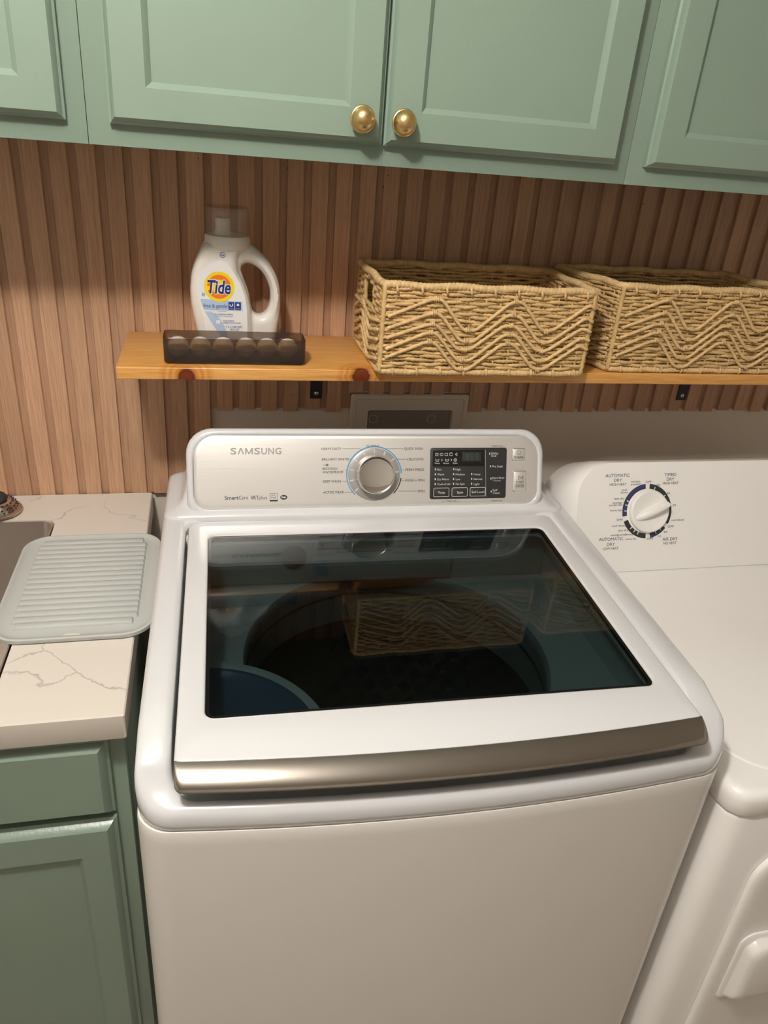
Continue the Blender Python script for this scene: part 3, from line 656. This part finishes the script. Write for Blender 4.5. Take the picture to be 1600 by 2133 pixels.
CT = [('HEAVY DUTY',0.2519,0.0918,0.0331,0.0037),('NORMAL',0.3284,0.0962,0.0227,0.0040),('QUICK WASH',0.3934,0.0914,0.0328,0.0041),('BRILLIANT WHITES',0.2526,0.0741,0.0459,0.0040),('DELICATES',0.3994,0.0734,0.0281,0.0041),
('BEDDING/',0.2535,0.0585,0.0256,0.0040),('WATERPROOF',0.2535,0.0527,0.0350,0.0040),('PERM PRESS',0.3957,0.0555,0.0332,0.0041),('DEEP WASH',0.2540,0.0371,0.0300,0.0040),('RINSE + SPIN',0.3964,0.0372,0.0330,0.0041),
('ACTIVE WEAR',0.2544,0.0187,0.0351,0.0040),('SPIN',0.4178,0.0183,0.0123,0.0042),('* (Hold 3 sec)',0.5480,0.0966,0.0230,0.0026),('* Child Lock',0.4674,0.0010,0.0202,0.0026),('* SmartCare',0.5510,0.0003,0.0218,0.0027),
('POWER',0.5914,0.0754,0.0180,0.0042),('START',0.5964,0.0319,0.0153,0.0040),('PAUSE',0.5966,0.0247,0.0153,0.0040)]
letters(CT[:-3], WP(F), 'print_dark', con); letters(CT[-3:], WP(F+.0016), 'print_dark', con); letters([('Smart', .0925, .0112, .0222, .0059), ('VRT', .1343, .0108, .0130, .0060)], WP(F), 'print_dark', con, .012); letters([('Care', .1152, .0112, .0152, .0059), ('plus', .1477, .0108, .0134, .0060)], WP(F), 'print_dark', con, -.006)
m = MB()
ld = [(0.2873, 0.0939), (0.3166, 0.0939), (0.3205, 0.0885)], [(0.3918, 0.0937), (0.361, 0.0937), (0.3587, 0.0885)], [(0.3, 0.0755), (0.3040, 0.0763)], [(0.379, 0.0756), (0.3973, 0.0755)], [(0.2916, 0.0577), (0.2950, 0.0576)], [(0.3885, 0.0574), (0.3935, 0.0573)], [(0.2859, 0.039), (0.2950, 0.0389)], [(0.3894, 0.0394), (0.3945, 0.0393)], [(0.291, 0.0204), (0.3039, 0.0202)], [(0.3833, 0.0211), (0.4165, 0.0206)], [(.462, .0018), (.4655, .0018)], [(.489, .0018), (.4925, .0018)], [(.5962, .0298), (.6118, .0298)]
for l in ld: line2(m, WP(F if l[0][1] != .0298 else F+.0016), l, .0005)
arc2(m, WP(F+.0016), .6003, .0868, .0034, .0040, 120, 420, 20); line2(m, WP(F+.0016), [(.6003, .0868), (.6003, .0915)], .0006)
line2(m, WP(F+.0016), [(.6010, .0385), (.6010, .0450), (.6062, .0418), (.6010, .0385)], .0006); line2(m, WP(F+.0016), [(.6075, .0388), (.6075, .0448)], .0007); line2(m, WP(F+.0016), [(.6095, .0388), (.6095, .0448)], .0007)
line2(m, WP(F), [(.1657, .0073), (.1657, .0205), (.1782, .0205), (.1782, .0073), (.1657, .0073)], .0004); quad2(m, WP(F), .1657, .0073, .1782, .0094)
arc2(m, WP(F), .1715, .0135, .0040, .0045, 10, 150, 12); write(m, [('energy', .1668, .0125, .0090, .0026)], WP(F), 0, .3)
arc2(m, WP(F), .2612, .0668, .0008, .0020, 0, 360, 14); line2(m, WP(F), [(.2555, .0672), (.258, .0662), (.259, .0660)], .0006)
m.build('printed_marks', 'print_dark', con, kind='stuff')
m = MB(); NN = 28; m.add([WP(F)(.1885+.0058*cos(2*pi*i/NN), .0136+.0040*sin(2*pi*i/NN)) for i in range(NN)], [tuple(range(NN))]); m.build('efficiency_badge', 'print_dark', con)
write(MB(), [('he', .1848, .0122, .0072, .0036)], WP(F+.0002), .05).build('badge_lettering', 'print_white', con)
m = MB(); write(m, [('S', .1032, .0852, .0098, .0101), ('S', .1412, .0852, .0098, .0101), ('U', .1526, .0852, .0095, .0101), ('N', .1639, .0852, .0097, .0101), ('G', .1754, .0852, .0100, .0101)], WP(F), .022)
line2(m, WP(F), [(.1158, .0852), (.1198, .0953)], .0022); line2(m, WP(F), [(.1240, .0852), (.1200, .0953)], .0022)
line2(m, WP(F), [(.1279, .0852), (.1279, .0953)], .0022); line2(m, WP(F), [(.1382, .0852), (.1382, .0953)], .0022); line2(m, WP(F), [(.1281, .0948), (.1330, .0858), (.1380, .0948)], .0020)
m.build('silver_lettering', 'print_grey', con, kind='stuff')
# dial
dc = (.3415, .0500)
m = MB(); arc2(m, WP(F), *dc, .0462, .0480, 2, 226, 60); m.build('blue_arc', 'print_blue', con)
m = MB(); arc2(m, WP(F), *dc, .0462, .0480, -44, -8, 20); m.build('dark_arc', 'print_dark', con)
def wd(r, off, n=64, c=dc): return [WP(off)(c[0]+r*cos(2*pi*i/n), c[1]+r*sin(2*pi*i/n)) for i in range(n)]
MB().loft([wd(.0448, .0008), wd(.0448, .0014), wd(.0442, .0018), wd(.034, .0018)], False, True).build('dial_ring', 'ring_grey', con)
m = MB()
for i in range(9):
    a = radians(90+(-4.9+i)*0+[130, 104, 78, 52, 26, 0, -26, -52, -84][i]); 
    line2(m, WP(.0021), [(dc[0]+.0365*cos(a), dc[1]+.0365*sin(a)), (dc[0]+.0432*cos(a), dc[1]+.0432*sin(a))], .0022)
m.build('dial_ticks', 'ring_tick', con, kind='stuff')
MB().loft([wd(.0338, .0018), wd(.0338, .004), wd(.0330, .0055), wd(.0320, .018), wd(.0316, .0205), wd(.0303, .0218), wd(.0295, .0212), wd(.0270, .0206), wd(.018, .0196), wd(.008, .0190)], True, True).build('dial_knob', 'dial_chrome', con, smooth=50)
# display block
def rp(x0, y0, x1, y1, r, o0, o1, name, mt, bev=.0008):
    f = lambda i, off: [WP(off)(a, v) for a, v in rrect(x0+i, y0+i, x1-i, y1-i, max(r-i, .0003), 5, 2)]
    return MB().loft([f(0, o0), f(0, o1-bev*.6), f(bev, o1)]).build(name, mt, con)
rp(.4395, .0060, .5785, .0948, .004, .0006, .0016, 'display_block', 'display_black')
rp(.4437, .0628, .5368, .0908, .001, .0014, .0020, 'display_window', 'lcd_black', .0003)
rp(.4965, .0713, .5312, .0874, .0005, .0018, .0022, 'digit_window', 'lcd_glass', .0002)
write(MB(), [('8', .5030, .0735, .0068, .0115), ('8', .5115, .0735, .0068, .0115), ('8', .5200, .0735, .0068, .0115)], WP(.00235), 0, .08).build('display_digits', 'segment', con)
CW = [('Wash',0.4471,0.0672,0.0091,0.0023),('Rinse',0.4630,0.0671,0.0097,0.0023),('Spin',0.4800,0.0672,0.0081,0.0023),('Hot',0.4516,0.0558,0.0078,0.0034),('High',0.4848,0.0557,0.0092,0.0034),('Warm',0.4525,0.0474,0.0119,0.0034),('Medium',0.4853,0.0471,0.0164,0.0034),('Heavy',0.5181,0.0470,0.0124,0.0034),('Eco Warm',0.4527,0.0389,0.0203,0.0034),('Low',0.4857,0.0387,0.0079,0.0034),('Normal',0.5182,0.0386,0.0154,0.0034),('Cool oCold',0.4528,0.0305,0.0227,0.0034),('No Spin',0.4859,0.0304,0.0158,0.0034),('Light',0.5184,0.0299,0.0110,0.0034),
('Delay',0.5497,0.0833,0.0127,0.0037),('End',0.5500,0.0788,0.0086,0.0037),('Pre Soak',0.5517,0.0604,0.0200,0.0037),('Extra Rinse',0.5528,0.0404,0.0218,0.0034),('* Sound',0.5529,0.0359,0.0145,0.0026),('Self',0.5536,0.0186,0.0089,0.0037),('Clean',0.5543,0.0136,0.0129,0.0037)]
letters(CW, WP(.0022), 'print_white', con); letters([('Temp.',0.4536,0.0159,0.0135,0.0039),('Spin',0.4881,0.0156,0.0109,0.0039),('Soil Level',0.5149,0.0158,0.0227,0.0040)], WP(.0031), 'print_white', con)
m = MB()
for (x, z) in [(.4487, .0579-.0085*i) for i in range(4)]+[(.4816, .0579-.0085*i) for i in range(4)]+[(.5145, .0492-.0085*i) for i in range(3)]+[(.5466, .0843), (.5486, .0625), (.55, .0407), (.5511, .0179)]:
    quad2(m, WP(.0022), x-.0009, z-.0016, x+.0009, z+.0016)
y = .0835
for i in range(4):
    x = .4482+i*.0085; line2(m, WP(.0023), [(x, y-.002), (x, y+.002), (x+.005, y+.002), (x+.005, y-.002), (x, y-.002)], .0005)
line2(m, WP(.0023), [(.4495, y), (.452, y+.001)], .0006); line2(m, WP(.0023), [(.4595, y-.001), (.4595, y+.001)], .0006); arc2(m, WP(.0023), .4762, y+.002, .0012, .0017, 0, 180, 8)
line2(m, WP(.0023), [(.4835, y), (.487, y+.0025), (.487, y-.0025), (.4835, y)], .0006)
for x in (.4485, .4660):
    line2(m, WP(.0023), [(x, .0760), (x+.001, .0718), (x+.0055, .0718), (x+.0065, .0760)], .0006); line2(m, WP(.0023), [(x+.001, .0742), (x+.0055, .0742)], .0005)
for x in (.4590, .4760): line2(m, WP(.0023), [(x, .0755), (x+.0022, .0738), (x, .0721)], .0007)
arc2(m, WP(.0023), .4842, .0738, .0023, .0029, 0, 360, 18); arc2(m, WP(.0023), .4842, .0738, .0005, .0011, 0, 360, 10)
m.build('display_marks', 'print_white', con, kind='stuff')
line2(MB(), WP(.0021), [(.5385, .0912), (.5415, .0090)], .0007).build('divider_line', 'print_grey', con)
for (x0, x1) in ((.4459, .4737), (.4789, .5069), (.5119, .5399)):
    b = rp(x0, .0104, x1, .0256, .0018, .0014, .0029, 'touch_button', 'display_black', .0005)
    q = [(p[0], p[1]) for p in rrect(x0, .0104, x1, .0256, .0018, 3, 1)]
    line2(MB(), WP(.00295), q+[q[0]], .0007).build('button_outline', 'print_white', con)
for (x0, y0, x1, y1) in ((.5880, .0718, .6130, .0938), (.5910, .0168, .6163, .0540)):
    rp(x0, y0, x1, y1, .003, .0006, .0012, 'button_frame', 'dial_chrome', .0006)
    rp(x0+.0013, y0+.0013, x1-.0013, y1-.0013, .0022, .0010, .0024, 'push_button', 'brushed_steel', .0008)

# ================================================================== dryer
t = thing('tumble_dryer', 'white front-load tumble dryer with a round dial, right of the washer', 'dryer', (.7165, -.866, 0))
DX0, DX1, DY0, DY1 = .7165, 1.4540, -.8660, -.1650
def dl(i, z, r=.03, e=0): return [(x, y, z) for x, y in rrect(DX0+i, DY0+i, DX1-i, DY1-i, max(r-i, .004), 3, 6)]
MB().loft([dl(.003, .01), dl(.003, .838), dl(.005, .8435), dl(.0085, .8455)]).build('dryer_body', 'dryer_white', t, smooth=50)
MB().loft([dl(.0075, .8462), dl(.0015, .8475), dl(0, .8500), dl(0, .8720), dl(.0015, .8780), dl(.0055, .8828), dl(.011, .8848), dl(.016, .8852)]).build('dryer_top', 'dryer_white', t, smooth=60)
def tp(i, z): return [(x, y, z) for x, y in rrect(.745+i, -.838+i, 1.395-i, -.30, (.085, .085, .01, .01), 12, 6)]
MB().loft([tp(0, .8850), tp(.0008, .8860), tp(.003, .8864)]).build('top_panel', 'dryer_white', t, smooth=50)
DA = radians(22); DYB, DZB = -.338, .8872
def DP(off): return lambda x, v: (x, DYB+v*sin(DA)-off*cos(DA), DZB+v*cos(DA)+off*sin(DA))
def df(o, off, top=.2068, y0=.0, rt=.062): return [DP(off)(x-(.0115*(1-min(1, v/.2)))*(1 if x < 1 else 0), v) for x, v in rrect(.7480-o, y0, 1.4250, top, (.004, .004, rt, rt), 12, 10)]
con = MB().loft([df(.020, -.115, .205, -.02, .075), df(.020, -.05, .2095, -.01, .072), df(.012, -.012, .2095, 0, .066), df(.003, -.003, .2080, 0, .063), df(0, 0)]).build('dryer_console', 'dryer_white', t, smooth=45)
DT = [('AUTOMATIC',0.7999,0.1803,0.0497,0.0056),('DRY',0.8174,0.1715,0.0165,0.0056),('TIMED',0.9231,0.1799,0.0251,0.0057),('DRY',0.9282,0.1712,0.0161,0.0057),('AUTOMATIC',0.7885,0.0605,0.0506,0.0057),('DRY',0.8052,0.0507,0.0169,0.0057),('AIR DRY',0.9227,0.0561,0.0328,0.0058)]
DS = [('HIGH HEAT',0.8089,0.1641,0.0346,0.0045),('wrinkle',0.8527,0.1691,0.0192,0.0037),('prevent',0.8528,0.1643,0.0202,0.0037),('OFF',0.8833,0.1676,0.0127,0.0040),('HIGH HEAT',0.9201,0.1642,0.0339,0.0046),('60',0.9067,0.1614,0.0074,0.0037),('40',0.9290,0.1454,0.0071,0.0037),('20',0.9423,0.1220,0.0071,0.0038),('cool',0.8330,0.1540,0.0113,0.0037),('down',0.8319,0.1492,0.0150,0.0037),('less dry',0.8191,0.1379,0.0209,0.0037),('energy',0.8155,0.1301,0.0190,0.0037),('preferred',0.8091,0.1258,0.0259,0.0037),('more dry',0.8106,0.1158,0.0240,0.0037),('OFF',0.8247,0.0975,0.0125,0.0040),('cool down',0.8150,0.0865,0.0279,0.0037),('less dry',0.8283,0.0775,0.0208,0.0037),('energy preferred',0.8135,0.0692,0.0453,0.0037),('more dry',0.8441,0.0606,0.0234,0.0037),('LOW HEAT',0.7973,0.0433,0.0325,0.0046),('OFF',0.8896,0.0591,0.0128,0.0040),('10',0.9132,0.0634,0.0058,0.0038),('20',0.9249,0.0711,0.0071,0.0038),('NO HEAT',0.9246,0.0488,0.0286,0.0047),('OFF',0.9329,0.0812,0.0133,0.0041),('cool down',0.9400,0.0935,0.0280,0.0038)]
letters(DT, DP(.0004), 'print_navy', con); letters(DS, DP(.0004), 'print_dark', con)
ec = (.8880, .1142)
for a0, a1, mt in ((95, 190, 'print_navy'), (279, 320, 'print_navy'), (201, 268, 'print_black'), (-30, 85, 'print_black')): arc2(MB(), DP(.0004), *ec, .0425, .0520, a0, a1, 40).build('dial_arc', mt, con)
m = MB()
for a in (154, 164, 178, 223, 235, 246, 295, 309, 8, 38, 71): 
    a = radians(a); line2(m, DP(.0008), [(ec[0]+.0425*cos(a), ec[1]+.0425*sin(a)), (ec[0]+.0482*cos(a), ec[1]+.0482*sin(a))], .0021)
m.build('arc_ticks', 'print_white', con, kind='stuff')
def ed(r, off, n=56): return [DP(off)(ec[0]+.002+r*cos(2*pi*i/n), ec[1]+r*sin(2*pi*i/n)) for i in range(n)]
kn = MB().loft([ed(.0405, 0), ed(.0408, .006), ed(.0395, .009), ed(.0372, .0100), ed(.0360, .0095)], True, True).build('dryer_dial', 'dial_white', con, smooth=50)
# grip ridge across the dial, narrow end pointing up right
gp = MB(); ga = radians(24)
def G(s, w_, off): return DP(off)(ec[0]+.002+s*cos(ga)-w_*sin(ga), ec[1]+s*sin(ga)+w_*cos(ga))
secs = []
for s, wd_, h in ((-.0345, .0008, .0096), (-.028, .0055, .0135), (-.018, .0085, .0185), (-.004, .0098, .0225), (.010, .0098, .0250), (.022, .0088, .0262), (.031, .0074, .0262), (.0345, .0066, .0250), (.0352, .0062, .010)):
    secs.append([G(s, -wd_, .0094), G(s, -wd_*.75, .0094+(h-.0094)*.7), G(s, -wd_*.3, h), G(s, wd_*.3, h), G(s, wd_*.75, .0094+(h-.0094)*.7), G(s, wd_, .0094)])
gp.loft(secs).build('dial_grip', 'dial_white', con, smooth=40)
# door with its scooped grip
def dd_(i, y): return [(x, y, z) for x, z in rrect(.790+i, .20+i, 1.35-i, .777-i, .06, 8, 6)]
dr = MB().loft([dd_(.004, -.858), dd_(.0035, -.8635), dd_(0, -.8645), dd_(0, -.8690), dd_(.002, -.8715), dd_(.008, -.8735), dd_(.02, -.8745)]).build('dryer_door', 'dryer_white', t, smooth=50)
def hh(i, y, d=0): return [(x, y, z) for x, z in rrect(.812+i, .452+i+d, .915-i, .606-i, (.012, .012, .024, .024), 8, 6)]
MB().loft([hh(0, -.8735), hh(0, -.8765), hh(.002, -.8782), hh(.006, -.8785), hh(.008, -.8800), hh(.010, -.8900, .006), hh(.014, -.8945, .010), hh(.022, -.8965, .012)]).build('door_grip', 'dryer_white', dr, smooth=45)

# the round mark on the bottle shoulder
bt = bpy.data.objects['detergent_bottle']
HE.build('shoulder_mark', 'label_text', bt, kind='stuff')
